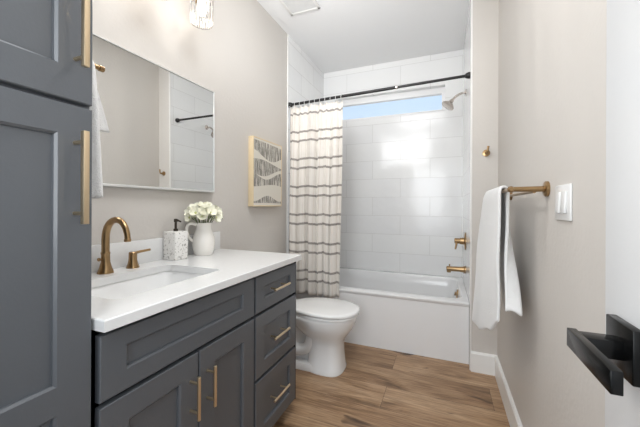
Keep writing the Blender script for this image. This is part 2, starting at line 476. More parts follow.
# ---------------------------------------------------------------- cabinets
FX = -0.777      # plane of the cabinet fronts
def shaker(bm, xf, y0, y1, zs, panels, thick=0.02, depth=0.012, slope=0.005, ch=0.002):
    """front facing +X, zs = the cell borders, panels = one recess per cell (py0, py1, pz0, pz1)"""
    xb = xf - thick
    V = lambda x, y, z: bm.verts.new((x, y, z))
    z0, z1 = zs[0], zs[-1]
    fb = [V(xb, y0, z0), V(xb, y1, z0), V(xb, y1, z1), V(xb, y0, z1)]
    fo = [V(xf - ch, y0, z0), V(xf - ch, y1, z0), V(xf - ch, y1, z1), V(xf - ch, y0, z1)]
    bm.faces.new(fb[::-1])
    for i in range(4):
        j = (i + 1) % 4; bm.faces.new((fb[i], fb[j], fo[j], fo[i]))
    ya, yb = y0 + ch, y1 - ch
    zz = [zs[0] + ch] + list(zs[1:-1]) + [zs[-1] - ch]
    rows = [(V(xf, ya, z), V(xf, yb, z)) for z in zz]
    bm.faces.new((fo[0], fo[1], rows[0][1], rows[0][0]))
    bm.faces.new([fo[1], fo[2]] + [r[1] for r in rows[::-1]])
    bm.faces.new((fo[2], fo[3], rows[-1][0], rows[-1][1]))
    bm.faces.new([fo[3], fo[0]] + [r[0] for r in rows])
    for k, (py0, py1, pz0, pz1) in enumerate(panels):
        o = [rows[k][0], rows[k][1], rows[k + 1][1], rows[k + 1][0]]
        a = [V(xf, py0, pz0), V(xf, py1, pz0), V(xf, py1, pz1), V(xf, py0, pz1)]
        s = slope; m_ = [V(xf - s, py0 + s, pz0 + s), V(xf - s, py1 - s, pz0 + s), V(xf - s, py1 - s, pz1 - s), V(xf - s, py0 + s, pz1 - s)]
        s += 0.0005; b = [V(xf - depth, py0 + s, pz0 + s), V(xf - depth, py1 - s, pz0 + s), V(xf - depth, py1 - s, pz1 - s), V(xf - depth, py0 + s, pz1 - s)]
        for i in range(4):
            j = (i + 1) % 4
            bm.faces.new((o[i], o[j], a[j], a[i])); bm.faces.new((a[i], a[j], m_[j], m_[i])); bm.faces.new((m_[i], m_[j], b[j], b[i]))
        bm.faces.new(b)
    return bm

def pull(parent, y, z, length, vertical, cc, square=False, r=0.006, out=0.037):
    bm = B(); h = length / 2
    xc = FX + out
    if vertical:
        if square: box(bm, xc - 0.006, xc + 0.006, y - 0.006, y + 0.006, z - h, z + h, 0.001)
        else: tube(bm, [(xc, y, z - h), (xc, y, z - h + 0.001), (xc, y, z + h - 0.001), (xc, y, z + h)], [r * 0.85, r, r, r * 0.85])
        ends = [(y, z - cc / 2), (y, z + cc / 2)]
    else:
        tube(bm, [(xc, y - h, z), (xc, y - h + 0.001, z), (xc, y + h - 0.001, z), (xc, y + h, z)], [r * 0.85, r, r, r * 0.85])
        ends = [(y - cc / 2, z), (y + cc / 2, z)]
    for (ey, ez) in ends: tube(bm, [(FX - 0.001, ey, ez), (xc, ey, ez)], r * 0.75, 10)
    o = link('handle', bm, M['brasspull'], parent); o['label'] = 'brass bar pull'
    return o

# tall linen cabinet
T = thing('linen_cabinet', 'tall charcoal shaker linen cabinet standing left of the sink vanity', 'cabinet', (-1.06, 0.27, 0.0))
bm = B(); box(bm, WX + 0.002, FX - 0.021, 0.075, 0.472, 0.10, 2.45, 0.001); box(bm, WX + 0.01, FX - 0.08, 0.085, 0.460, 0.0, 0.101)
link('body', bm, M['cab'], T)
bm = B(); shaker(bm, FX, 0.082, 0.4665, (0.105, 0.731, 1.391), [(0.151, 0.396, 0.175, 0.706), (0.151, 0.396, 0.768, 1.324)])
d = link('door', bm, M['cab'], T, smooth=None); d['label'] = 'lower door of the tall cabinet'
pull(d, 0.429, 1.226, 0.207, True, 0.16, True)
bm = B(); shaker(bm, FX, 0.082, 0.4665, (1.401, 2.43), [(0.151, 0.396, 1.474, 2.36)])
d = link('door', bm, M['cab'], T, smooth=None); d['label'] = 'upper door of the tall cabinet'
pull(d, 0.429, 1.576, 0.207, True, 0.16, True)

# vanity cabinet
VY0, VY1 = 0.480, 1.549
V_ = thing('vanity_cabinet', 'charcoal shaker vanity cabinet under the white countertop', 'cabinet', (-1.06, 1.01, 0.0))
bm = B()
box(bm, WX + 0.002, FX - 0.021, VY0, VY0 + 0.016, 0.07, 0.8608); box(bm, WX + 0.002, FX - 0.0, VY1 - 0.003, VY1 + 0.001, 0.07, 0.8608)
box(bm, WX + 0.002, FX - 0.021, VY1 - 0.018, VY1 - 0.001, 0.07, 0.8608); box(bm, WX + 0.002, WX + 0.012, VY0, VY1, 0.07, 0.8608)
box(bm, WX + 0.002, FX - 0.021, VY0, VY1 - 0.004, 0.07, 0.088)
box(bm, FX - 0.039, FX - 0.021, VY0, VY1 - 0.004, 0.07, 0.8608)
link('body', bm, M['cabdark'], V_)
bm = B(); box(bm, WX + 0.03, FX - 0.075, VY0 + 0.005, VY1 - 0.005, 0.0, 0.0705); link('toe_kick', bm, M['cabdark'], V_)
bm = B(); shaker(bm, FX, 0.486, 1.139, (0.677, 0.842), [(0.553, 1.062, 0.731, 0.797)])
o = link('drawer_front', bm, M['cab'], V_, smooth=None); o['label'] = 'fixed panel below the sink without a handle'
for (a, b, hy, lb) in ((0.486, 0.8085, 0.773, 'left vanity door'), (0.8145, 1.139, 0.849, 'right vanity door')):
    bm = B(); shaker(bm, FX, a, b, (0.075, 0.663), [(a + 0.074, b - 0.074, 0.148, 0.594)])
    d = link('door', bm, M['cab'], V_, smooth=None); d['label'] = lb
    pull(d, hy, 0.532, 0.142, True, 0.096)
for (z0, z1, p0, p1, hz, lb) in ((0.677, 0.842, 0.731, 0.790, 0.764, 'top drawer'), (0.379, 0.663, 0.442, 0.600, 0.531, 'middle drawer'), (0.075, 0.365, 0.138, 0.300, 0.236, 'bottom drawer')):
    bm = B(); shaker(bm, FX, 1.152, 1.546, (z0, z1), [(1.222, 1.482, p0, p1)])
    d = link('drawer', bm, M['cab'], V_, smooth=None); d['label'] = lb
    pull(d, 1.330, hz, 0.150, False, 0.096)

# countertop with sink cut-out
CT0, CT1 = 0.861, 0.890
cx0, cx1, cy0, cy1 = WX + 0.001, -0.747, 0.476, 1.560
sx0, sx1, sy0, sy1 = -1.195, -0.880, 0.590, 1.050
bm = B()
inner_t = rrect(sx0, sx1, sy0, sy1, CT1, 0.03); inner_b = rrect(sx0, sx1, sy0, sy1, CT0, 0.03)
n = len(inner_t); q = 7
def outer(z, e=0.0):
    return [Vector((cx1 - e, cy1 - e, z)), Vector((cx0, cy1 - e, z)), Vector((cx0, cy0 + e, z)), Vector((cx1 - e, cy0 + e, z))]
it = [bm.verts.new(p) for p in inner_t]; ib = [bm.verts.new(p) for p in inner_b]
ot = [bm.verts.new(p) for p in outer(CT1, 0.003)]; om = [bm.verts.new(p) for p in outer(CT1 - 0.003)]; ob = [bm.verts.new(p) for p in outer(CT0)]
for i in range(n): bm.faces.new((it[i], it[(i + 1) % n], ib[(i + 1) % n], ib[i]))
for i in range(4):
    j = (i + 1) % 4
    bm.faces.new((ot[i], ot[j], om[j], om[i])); bm.faces.new((om[i], om[j], ob[j], ob[i]))
    for (o_, i_) in ((ot, it), (ob, ib)):
        arc = i_[i * q:(i + 1) * q]
        nxt = i_[((i + 1) * q) % n]
        bm.faces.new([o_[i]] + arc[::-1]) if False else None
        for k in range(q - 1): bm.faces.new((o_[i], arc[k], arc[k + 1]))
        bm.faces.new((o_[i], arc[-1], nxt, o_[j]))
CTOP = link('countertop', bm, M['quartz'], None, 30, (-1.05, 1.01, CT0))
tag(CTOP, 'white quartz countertop on the charcoal vanity', 'countertop')
bm = B(); box(bm, cx0, cx0 + 0.019, cy0, cy1 - 0.004, CT1 + 0.0002, 1.000, 0.0015); BSP = link('backsplash', bm, M['quartz'], None, 30, (WX, 1.01, CT1)); tag(BSP, 'low white quartz backsplash along the wall behind the faucet', 'backsplash')
# sink
bm = B()
rings = [rrect(sx0 - 0.02, sx1 + 0.02, sy0 - 0.02, sy1 + 0.02, CT0 - 0.001, 0.045), rrect(sx0 - 0.006, sx1 + 0.006, sy0 - 0.006, sy1 + 0.006, CT0 - 0.001, 0.036),
         rrect(sx0 - 0.002, sx1 + 0.002, sy0 - 0.002, sy1 + 0.002, CT0 - 0.01, 0.036), rrect(sx0 + 0.010, sx1 - 0.010, sy0 + 0.010, sy1 - 0.010, 0.765, 0.05),
         rrect(sx0 + 0.03, sx1 - 0.03, sy0 + 0.03, sy1 - 0.03, 0.742, 0.05), rrect(sx0 + 0.10, sx1 - 0.10, sy0 + 0.16, sy1 - 0.16, 0.735, 0.04)]
back = [rrect(sx0 + 0.10, sx1 - 0.10, sy0 + 0.16, sy1 - 0.16, 0.727, 0.04), rrect(sx0 + 0.022, sx1 - 0.022, sy0 + 0.022, sy1 - 0.022, 0.734, 0.05),
        rrect(sx0 - 0.002, sx1 + 0.002, sy0 - 0.002, sy1 + 0.002, 0.760, 0.05), rrect(sx0 - 0.012, sx1 + 0.012, sy0 - 0.012, sy1 + 0.012, CT0 - 0.012, 0.04), rrect(sx0 - 0.02, sx1 + 0.02, sy0 - 0.02, sy1 + 0.02, CT0 - 0.006, 0.045)]
vr = loft(bm, rings, False, True)
vb = loft(bm, back, True, False)
for i in range(n): bm.faces.new((vb[-1][i], vb[-1][(i + 1) % n], vr[0][(i + 1) % n], vr[0][i]))
SK = link('sink', bm, M['porc'], None, 40, (-1.04, 0.82, 0.727))
tag(SK, 'white rectangular undermount sink set into the countertop', 'sink')
bm = B(); lathe(bm, [(0.0, 0.0), (0.022, 0.0), (0.024, 0.002), (0.02, 0.004), (0.006, 0.003)], (-1.04, 0.82, 0.7352)); link('drain', bm, M['brass'], SK)

# faucet
FA = thing('faucet', 'brass gooseneck faucet with lever handle behind the sink', 'faucet', (-1.268, 0.812, CT1))
fx, fy = -1.268, 0.812
bm = B(); lathe(bm, [(0.029, 0), (0.029, 0.004), (0.022, 0.022), (0.0165, 0.045), (0.0155, 0.075), (0.0165, 0.077), (0.0165, 0.084), (0.0145, 0.087)], (fx, fy, CT1)); link('base', bm, M['brass'], FA)
bm = B()
path = [(fx, fy, CT1 + 0.08), (fx, fy, CT1 + 0.125)] + bez((fx, fy, CT1 + 0.138), (fx, fy, CT1 + 0.238), (fx + 0.122, fy, CT1 + 0.246), (fx + 0.130, fy, CT1 + 0.143), 16)
tube(bm, path, [0.0145] * 2 + [lerp(0.0145, 0.0105, i / 16) for i in range(17)], 16)
sp = link('spout', bm, M['brass'], FA)
bm = B(); e = Vector(path[-1]); lathe(bm, [(0.0115, 0), (0.0125, 0.003), (0.0125, 0.010), (0.010, 0.012)], e - Vector((0, 0, 0.010))); link('aerator', bm, M['brass'], sp)
bm = B(); tube(bm, [(fx, fy - 0.014, CT1 + 0.058), (fx, fy - 0.026, CT1 + 0.058)], 0.004, 10); lathe(bm, [(0.006, 0), (0.007, 0.002), (0.007, 0.006), (0.005, 0.008)], (fx, fy - 0.022, CT1 + 0.058), (0, -1, 0), 14); link('pop_up_knob', bm, M['brass'], FA)
for hy, sg in ((0.929, 1), (0.704, -1)):
    bm = B(); lathe(bm, [(0.026, 0), (0.026, 0.004), (0.020, 0.018), (0.0165, 0.036), (0.0165, 0.066), (0.013, 0.070)], (fx, hy, CT1))
    hd = link('handle', bm, M['brass'], FA)
    bm = B(); tube(bm, [(fx, hy, CT1 + 0.062), (fx + 0.004, hy + sg * 0.03, CT1 + 0.067), (fx + 0.008, hy + sg * 0.078, CT1 + 0.070)], [0.0075, 0.006, 0.0055], 12); link('lever', bm, M['brass'], hd)

# soap dispenser
SD = thing('soap_dispenser', 'square white speckled soap dispenser with dark pump on the counter', 'soap dispenser', (-1.274, 1.165, CT1))
bm = B(); box(bm, -1.315, -1.233, 1.124, 1.206, CT1, CT1 + 0.143, 0.004); link('bottle', bm, M['terrazzo'], SD)
bm = B(); lathe(bm, [(0.011, 0), (0.011, 0.012), (0.006, 0.014), (0.006, 0.046), (0.009, 0.047), (0.009, 0.062), (0.006, 0.064)], (-1.274, 1.165, CT1 + 0.1425))
pm = link('pump', bm, M['bronze'], SD)
bm = B(); tube(bm, [(-1.274, 1.165, CT1 + 0.197), (-1.262, 1.165, CT1 + 0.199), (-1.240, 1.165, CT1 + 0.192)], [0.006, 0.0055, 0.004], 10); link('nozzle', bm, M['bronze'], pm)

# pitcher
px, py = -1.248, 1.334
PV = thing('pitcher', 'cream ceramic pitcher holding white flowers on the counter', 'pitcher', (px, py, CT1))
bm = B()
prof = [(0.0, 0.001), (0.046, 0.0), (0.050, 0.004), (0.056, 0.03), (0.060, 0.065), (0.058, 0.095), (0.048, 0.125), (0.041, 0.145), (0.040, 0.160), (0.045, 0.178), (0.042, 0.180), (0.036, 0.160), (0.036, 0.145), (0.044, 0.122), (0.054, 0.09), (0.055, 0.06), (0.046, 0.012), (0.0, 0.010)]
lathe(bm, prof[1:-1], (px, py, CT1), n=36); link('body', bm, M['cream'], PV)
bm = B(); dv = Vector((-0.60, -0.80, 0)).normalized(); c0 = Vector((px, py, CT1))
hp = bez(c0 + dv * 0.040 + Vector((0, 0, 0.166)), c0 + dv * 0.098 + Vector((0, 0, 0.205)), c0 + dv * 0.108 + Vector((0, 0, 0.112)), c0 + dv * 0.055 + Vector((0, 0, 0.078)), 14)
tube(bm, hp, [0.0085] * 15, 12); link('handle', bm, M['cream'], PV)

# flowers in the pitcher
def blossom(bm, c, up, r, npet, seed):
    rnd = random.Random(seed); a, b = frame_of(up); up = up.normalized()
    for k in range(npet):
        th = 2 * PI * k / npet + rnd.uniform(-0.2, 0.2); layer = k % 2
        dr = (a * math.cos(th) + b * math.sin(th)).normalized(); sd = up.cross(dr)
        L_ = r * rnd.uniform(0.85, 1.1); w = r * 0.48
        rise = (0.35 if layer else 0.75)
        grid = []
        for i in range(5):
            t = i / 4; row = []
            ww = w * math.sin(PI * min(1, 0.12 + t * 0.80)) 
            for j in (-1, 0, 1):
                row.append(bm.verts.new(c + dr * (L_ * t * (1 - 0.15 * t)) + up * (L_ * rise * (t ** 1.3) + abs(j) * ww * 0.28) + sd * (j * ww)))
            grid.append(row)
        for i in range(4):
            for j in range(2): bm.faces.new((grid[i][j], grid[i][j + 1], grid[i + 1][j + 1], grid[i + 1][j]))
    return bm
heads = []
for ring, (cnt, tilt, rr) in enumerate(((1, 0.0, 0.036), (6, 0.50, 0.037), (11, 1.00, 0.036), (7, 1.35, 0.030))):
    for k in range(cnt):
        az = 2 * PI * (k + 0.35 * ring) / cnt + random.uniform(-0.12, 0.12); tl = tilt + random.uniform(-0.08, 0.08)
        heads.append((az, tl, rr * random.uniform(0.9, 1.12)))
for q_, (az, tl, rr) in enumerate(heads):
    base = Vector((px + 0.018 * math.cos(az), py + 0.018 * math.sin(az), CT1 + 0.045))
    neck = Vector((px + 0.024 * math.cos(az), py + 0.024 * math.sin(az), CT1 + 0.182))
    R = 0.088
    dirv = Vector((math.sin(tl) * math.cos(az), math.sin(tl) * math.sin(az), math.cos(tl)))
    head = Vector((px, py, CT1 + 0.188)) + Vector((dirv.x * 0.074, dirv.y * 0.092, dirv.z * 0.062 + 0.012))
    if head.x - 0.034 < WX + 0.020: head.x = WX + 0.054
    FL = thing('flower', 'white blossom on a green stem in the cream pitcher', 'flower', tuple(base), 'white flowers in the cream pitcher')
    bm = B(); tube(bm, bez(base, neck, neck + (head - neck) * 0.4, head, 8), 0.0018, 6); link('stem', bm, M['stem'], FL)
    bm = B(); blossom(bm, head, dirv, rr, 12, q_); link('petals', bm, M['petal'], FL, 80)
    bm = B(); bmesh.ops.create_icosphere(bm, subdivisions=2, radius=0.0065, matrix=Matrix.Translation(head + dirv * 0.006)); link('centre', bm, M['bud'], FL, 80)

# mirror
MR = thing('mirror', 'large rectangular wall mirror above the sink', 'mirror', (WX, 1.005, 1.245))
MR.location.x += 0.0115; MR.rotation_euler = (0, -0.008, -0.013)      # hangs a touch off the wall
my0, my1, mz0, mz1 = 0.53, 1.482, 1.245, 1.860
bm = B(); box(bm, WX + 0.001, WX + 0.020, my0 + 0.008, my1 - 0.008, mz0 + 0.008, mz1 - 0.008); link('glass', bm, M['mirror'], MR, None)
bm = B()
for (a, b, c, d) in ((my0, my1, mz0, mz0 + 0.010), (my0, my1, mz1 - 0.006, mz1), (my0, my0 + 0.008, mz0, mz1), (my1 - 0.008, my1, mz0, mz1)):
    box(bm, WX + 0.0005, WX + 0.023, a, b, c, d, 0.001, 1)
link('frame', bm, M['alu'], MR)

# wall art
ay0, ay1, az0, az1 = 1.878, 2.300, 1.160, 1.680
ART = thing('wall_art', 'abstract black and cream print in pale wood frame above the toilet', 'picture', (WX, ay0, az0))
bm = B()
box(bm, WX + 0.001, WX + 0.044, ay0, ay0 + 0.008, az0, az1, 0.001); box(bm, WX + 0.001, WX + 0.044, ay1 - 0.008, ay1, az0, az1, 0.001)
box(bm, WX + 0.001, WX + 0.044, ay0 + 0.008, ay1 - 0.008, az0, az0 + 0.008, 0.001); box(bm, WX + 0.001, WX + 0.044, ay0 + 0.008, ay1 - 0.008, az1 - 0.008, az1, 0.001)
link('frame', bm, M['wood'], ART)
bm = B(); box(bm, WX + 0.002, WX + 0.042, ay0 + 0.0078, ay1 - 0.0078, az0 + 0.0078, az1 - 0.0078); link('print', bm, print_mat(), ART, None)

# vanity light
VL = thing('vanity_light', 'vanity light with clear ribbed glass shades above the mirror', 'wall light', (WX, 1.01, 2.34))
bm = B(); box(bm, WX + 0.001, WX + 0.024, 0.66, 1.36, 2.335, 2.415, 0.003); link('backplate', bm, M['brass'], VL)
for sy in (0.75, 1.01, 1.272):
    lx = WX + 0.130
    bm = B(); tube(bm, [(WX + 0.02, sy, 2.375), (lx - 0.02, sy, 2.375), (lx, sy, 2.365), (lx, sy, 2.335)], 0.008, 12); link('arm', bm, M['brass'], VL)
    bm = B(); lathe(bm, [(0.020, 0.0), (0.024, 0.004), (0.062, 0.06), (0.062, 0.066), (0.018, 0.07)], (lx, sy, 2.345), (0, 0, -1)) if False else lathe(bm, [(0.02, 0), (0.03, 0.004), (0.03, 0.05), (0.016, 0.052)], (lx, sy, 2.345), (0, 0, -1)); link('socket', bm, M['brass'], VL)
    bm = B()
    wob = lambda u, h: 1 + 0.035 * math.cos(2 * PI * u * 18)
    lathe(bm, [(0.030, 2.300), (0.052, 2.296), (0.058, 2.285), (0.058, 2.150), (0.054, 2.140), (0.020, 2.137)], (lx, sy, 0), n=108, cap0=False, cap1=False, wob=wob)
    link('lamp_shade', bm, M['shade'], VL, 80)
    bm = B(); lathe(bm, [(0.010, 2.296), (0.012, 2.275), (0.024, 2.235), (0.026, 2.215), (0.018, 2.192), (0.004, 2.185)], (lx, sy, 0), n=20); link('bulb', bm, M['bulb'], VL, 80)
    l = bpy.data.lights.new('vanity_bulb', 'POINT'); l.energy = VANITY_W; l.color = (1.0, 0.95, 0.89); l.shadow_soft_size = 0.03
    l.use_nodes = True; N = l.node_tree.nodes; L = l.node_tree.links
    em = [k for k in N if k.type == 'EMISSION'][0]
    t = N.new('ShaderNodeTexCoord'); s = N.new('ShaderNodeSeparateXYZ'); L.new(t.outputs['Normal'], s.inputs[0])
    at = N.new('ShaderNodeMath'); at.operation = 'ARCTAN2'; L.new(s.outputs['Y'], at.inputs[0]); L.new(s.outputs['X'], at.inputs[1])
    cb = N.new('ShaderNodeCombineXYZ'); L.new(at.outputs[0], cb.inputs[0])
    zm = N.new('ShaderNodeMath'); zm.operation = 'MULTIPLY'; zm.inputs[1].default_value = 0.10; L.new(s.outputs['Z'], zm.inputs[0]); L.new(zm.outputs[0], cb.inputs[1])
    nz = N.new('ShaderNodeTexNoise'); nz.inputs['Scale'].default_value = 13; nz.inputs['Detail'].default_value = 2; L.new(cb.outputs[0], nz.inputs[0])
    mr = N.new('ShaderNodeMapRange'); mr.inputs[1].default_value = 0.35; mr.inputs[2].default_value = 0.68; mr.inputs[3].default_value = 0.15; mr.inputs[4].default_value = 2.2
    L.new(nz.outputs['Fac'], mr.inputs[0])
    fw = N.new('ShaderNodeMapRange'); fw.inputs[1].default_value = -0.3; fw.inputs[2].default_value = 0.6; fw.inputs[3].default_value = 0.03; fw.inputs[4].default_value = 1.0
    L.new(s.outputs['X'], fw.inputs[0])
    ml = N.new('ShaderNodeMath'); ml.operation = 'MULTIPLY'; L.new(mr.outputs[0], ml.inputs[0]); L.new(fw.outputs[0], ml.inputs[1])
    up = N.new('ShaderNodeMapRange'); up.inputs[1].default_value = 0.1; up.inputs[2].default_value = 0.6; up.inputs[3].default_value = 1.0; up.inputs[4].default_value = 0.25
    L.new(s.outputs['Z'], up.inputs[0])
    m2 = N.new('ShaderNodeMath'); m2.operation = 'MULTIPLY'; L.new(ml.outputs[0], m2.inputs[0]); L.new(up.outputs[0], m2.inputs[1]); L.new(m2.outputs[0], em.inputs['Strength'])
    lo = bpy.data.objects.new('vanity_bulb_light', l); COL.objects.link(lo); lo.location = (lx, sy, 2.172)

# hook and hand towel on the tall cabinet's side
HX, HZ = -0.905, 1.553
HK = thing('towel_hook', 'brass peg hook on the side of the tall cabinet', 'hook', (HX, 0.4722, HZ))
bm = B(); lathe(bm, [(0.018, 0), (0.018, 0.005), (0.008, 0.007), (0.0065, 0.082), (0.0065, 0.086), (0.0085, 0.087), (0.0085, 0.098), (0.007, 0.100)], (HX, 0.4722, HZ), (0, 1, 0), 20); link('peg', bm, M['brass'], HK)
def handtowel(u, v):
    # u across the cloth, v from the front hem (0) over the peg to the back hem (1)
    if v < 0.55:
        t = 1 - v / 0.55                  # 0 at the peg, 1 at the front hem (long, narrow side)
        y = lerp(lerp(0.480, 0.536, u), lerp(0.478, 0.540, u), t)
        x = HX + 0.013 + 0.034 * t ** 0.7 + 0.010 * math.sin(u * 9 + 0.5) * min(1, 3 * t)
        return Vector((x, y, lerp(HZ + 0.008, 1.176 + 0.010 * u, t)))
    t = (v - 0.55) / 0.45
    if t < 0.1:
        a = PI * t / 0.1
        return Vector((HX + 0.013 * math.cos(a), lerp(0.480, 0.532, u), HZ + 0.008 + 0.010 * math.sin(a)))
    t = (t - 0.1) / 0.9                   # short side fans out behind
    y = lerp(lerp(0.480, 0.532, u), lerp(0.479, 0.622, u), t ** 0.85)
    return Vector((HX - 0.013 - 0.032 * t + 0.008 * math.sin(u * 11) * t, y, lerp(HZ + 0.008, 1.372 + 0.016 * u, t)))
bm = B(); sheet(bm, handtowel, 24, 60)
HT = link('hand_towel', bm, M['towel'], None, 80, (HX, 0.523, HZ)); tag(HT, 'white hand towel hanging from the peg by the mirror', 'towel')
md = HT.modifiers.new('t', 'SOLIDIFY'); md.thickness = 0.006; md.offset = 0

# ---------------------------------------------------------------- tub alcove
tx0, tx1, ty0, ty1, tz = WX + 0.008, AX - 0.001, 2.490, BY - 0.003, 0.455
bm = B()
r_out = [rrect(tx0, tx1, ty0 + 0.006, ty1, 0.0, 0.004), rrect(tx0, tx1, ty0 + 0.006, ty1, 0.422, 0.004), rrect(tx0, tx1, ty0 - 0.002, ty1, 0.432, 0.004),
         rrect(tx0, tx1, ty0 - 0.004, ty1, tz - 0.010, 0.004), rrect(tx0, tx1, ty0, ty1, tz - 0.002, 0.006), rrect(tx0 + 0.006, tx1 - 0.006, ty0 + 0.008, ty1 - 0.004, tz, 0.008)]
ix0, ix1, iy0, iy1 = tx0 + 0.085, tx1 - 0.052, ty0 + 0.085, ty1 - 0.075
r_in = [rrect(ix0 - 0.010, ix1 + 0.010, iy0 - 0.010, iy1 + 0.010, tz, 0.09), rrect(ix0, ix1, iy0, iy1, tz - 0.012, 0.09), rrect(ix0 + 0.03, ix1 - 0.012, iy0 + 0.012, iy1 - 0.012, tz - 0.10, 0.09),
        rrect(ix0 + 0.14, ix1 - 0.035, iy0 + 0.035, iy1 - 0.035, 0.14, 0.10), rrect(ix0 + 0.22, ix1 - 0.10, iy0 + 0.09, iy1 - 0.09, 0.115, 0.10)]
loft(bm, r_out + r_in, True, True)
TUB = link('bathtub', bm, M['acryl'], None, 35, (-0.6, 2.93, 0)); tag(TUB, 'white alcove bathtub behind the toilet', 'bathtub')
bm = B(); lathe(bm, [(0.038, 0), (0.038, 0.008), (0.032, 0.012), (0.014, 0.014), (0.014, 0.022), (0.007, 0.024)], (ix1 - 0.006, 2.96, 0.392), (-1, 0, 0.12)); ov = link('overflow_plate', bm, M['brass'], TUB)
bm = B(); tube(bm, [(ix1 - 0.024, 2.96, 0.404), (ix1 - 0.030, 2.96, 0.375)], 0.007, 10); link('overflow_lever', bm, M['brass'], ov)
bm = B(); lathe(bm, [(0.03, 0), (0.03, 0.003), (0.01, 0.005)], (ix1 - 0.22, 2.93, 0.1152)); link('drain', bm, M['brass'], TUB)

VYc = 2.95
SV = thing('shower_valve', 'brass shower valve with lever handle above the tub spout', 'shower valve', (AX, VYc, 0.862))
bm = B(); lathe(bm, [(0.078, 0), (0.078, 0.004), (0.070, 0.009), (0.030, 0.012), (0.028, 0.045), (0.022, 0.048)], (AX - 0.0005, VYc, 0.862), (-1, 0, 0), 32); link('escutcheon', bm, M['brass'], SV)
bm = B(); lathe(bm, [(0.020, 0.046), (0.024, 0.050), (0.024, 0.085), (0.018, 0.090)], (AX, VYc, 0.862), (-1, 0, 0), 24)
tube(bm, [(AX - 0.07, VYc, 0.862), (AX - 0.075, VYc - 0.02, 0.83), (AX - 0.082, VYc - 0.03, 0.79)], [0.011, 0.009, 0.007], 12)
link('handle', bm, M['brass'], SV)
TS = thing('tub_spout', 'brass tub filler spout on the tiled end wall', 'tub spout', (AX, VYc, 0.612))
bm = B(); lathe(bm, [(0.034, 0), (0.034, 0.006), (0.026, 0.012), (0.022, 0.05), (0.021, 0.12), (0.022, 0.148), (0.016, 0.154)], (AX - 0.0005, VYc, 0.612), (-1, 0, 0), 24)
link('spout_body', bm, M['brass'], TS)
bm = B(); tube(bm, [(AX - 0.132, VYc, 0.612), (AX - 0.134, VYc, 0.580)], 0.017, 16); link('outlet', bm, M['brass'], TS)
bm = B(); tube(bm, [(AX - 0.128, VYc, 0.632), (AX - 0.128, VYc, 0.652)], [0.004, 0.007], 10); link('diverter_knob', bm, M['brass'], TS)
SH = thing('shower_fixture', 'brushed nickel shower head high on the tiled end wall', 'shower head', (AX, VYc, 2.165))
bm = B(); lathe(bm, [(0.030, 0), (0.030, 0.004), (0.014, 0.012)], (AX - 0.0005, VYc, 2.165), (-1, 0, 0), 22); link('flange', bm, M['chrome'], SH)
bm = B(); tube(bm, bez((AX - 0.008, VYc, 2.165), (AX - 0.05, VYc, 2.165), (AX - 0.085, VYc, 2.150), (AX - 0.115, VYc, 2.105), 10), 0.010, 12); link('arm', bm, M['chrome'], SH)
bm = B(); lathe(bm, [(0.013, 0), (0.017, 0.012), (0.018, 0.028), (0.050, 0.052), (0.058, 0.062), (0.058, 0.074), (0.052, 0.078)], (AX - 0.108, VYc, 2.118), (-0.75, -0.12, -1.0), 28); link('head', bm, M['chrome'], SH)

# curtain rod, rings, curtain
RY, RZ = 2.502, 2.100
RSL = 0.038 / (AX - WX)
def rodz(x): return RZ + (x - WX) * RSL
ROD = thing('curtain_rod', 'black shower curtain rod across the top of the tub alcove', 'curtain rod', (-0.59, RY, RZ))
bm = B(); tube(bm, [(WX + 0.008, RY, rodz(WX)), (-0.35, RY, rodz(-0.35))], 0.0125, 16); tube(bm, [(-0.36, RY, rodz(-0.36)), (AX - 0.002, RY, rodz(AX))], 0.0105, 16); link('rod', bm, M['blackrod'], ROD)
for xx, ax in ((WX + 0.0065, 1), (AX - 0.0005, -1)):
    bm = B(); lathe(bm, [(0.024, 0), (0.024, 0.012), (0.018, 0.03), (0.0135, 0.034)], (xx, RY, rodz(xx)), (ax, 0, 0), 24); link('flange', bm, M['blackrod'], ROD)
bm = B(); tube(bm, [(-0.366, RY, rodz(-0.366)), (-0.352, RY, rodz(-0.352))], 0.0145, 16); o = link('collar', bm, M['chrome'], ROD); o['label'] = 'pale joint collar'
CXa, CXb, CTOPZ, CBOT = WX + 0.022, -0.812, 2.077, 0.385
CL = lambda u: u
NF = 6.5
def curt(u, v):
    z = lerp(CTOPZ, CBOT, v)
    ph = u * NF * 2 * PI + 1.3 * math.sin(u * 9.0) + 0.35 * math.sin(v * 3 + u * 4)
    amp = lerp(0.014, 0.025, min(1, v * 3.0)) * (0.8 + 0.4 * math.sin(u * 13 + 1.0 + 1.2 * v))
    x = lerp(CXa, CXb, u) + 0.010 * math.sin(ph * 2 + 1) * min(1, v * 3)
    if u > 0.85: x -= (u - 0.85) / 0.15 * 0.012 * v ** 2
    y = lerp(RY - 0.0, RY - 0.052, min(1, (v * 1.6) ** 0.8)) + amp * math.sin(ph) + 0.004 * math.sin(ph * 2.3 + 2 * v)
    scal = 0.016 * (0.5 + 0.5 * math.cos(u * 10 * 2 * PI)) if v < 0.08 else 0.0
    return Vector((max(x, WX + 0.012), y, z + (scal - 0.012) * max(0, 1 - v / 0.08) + 0.006 * math.sin(ph * 0.5 + 0.4) * min(1, v * 4)))
bm = B(); NU, NV = 220, 60
sheet(bm, curt, NU, NV)
uvl = bm.loops.layers.uv.new('UVMap'); bm.verts.index_update(); bm.verts.ensure_lookup_table()
for f in bm.faces:
    for lp in f.loops:
        idx = lp.vert.index; i, j = divmod(idx, NV + 1)
        lp[uvl].uv = (i / NU * 1.75, lerp(CTOPZ, CBOT, j / NV))
CU = link('shower_curtain', bm, curtain_mat(0), None, 80, (-1.07, 2.45, CBOT)); tag(CU, 'cream shower curtain with grey double stripes drawn to the left', 'shower curtain')
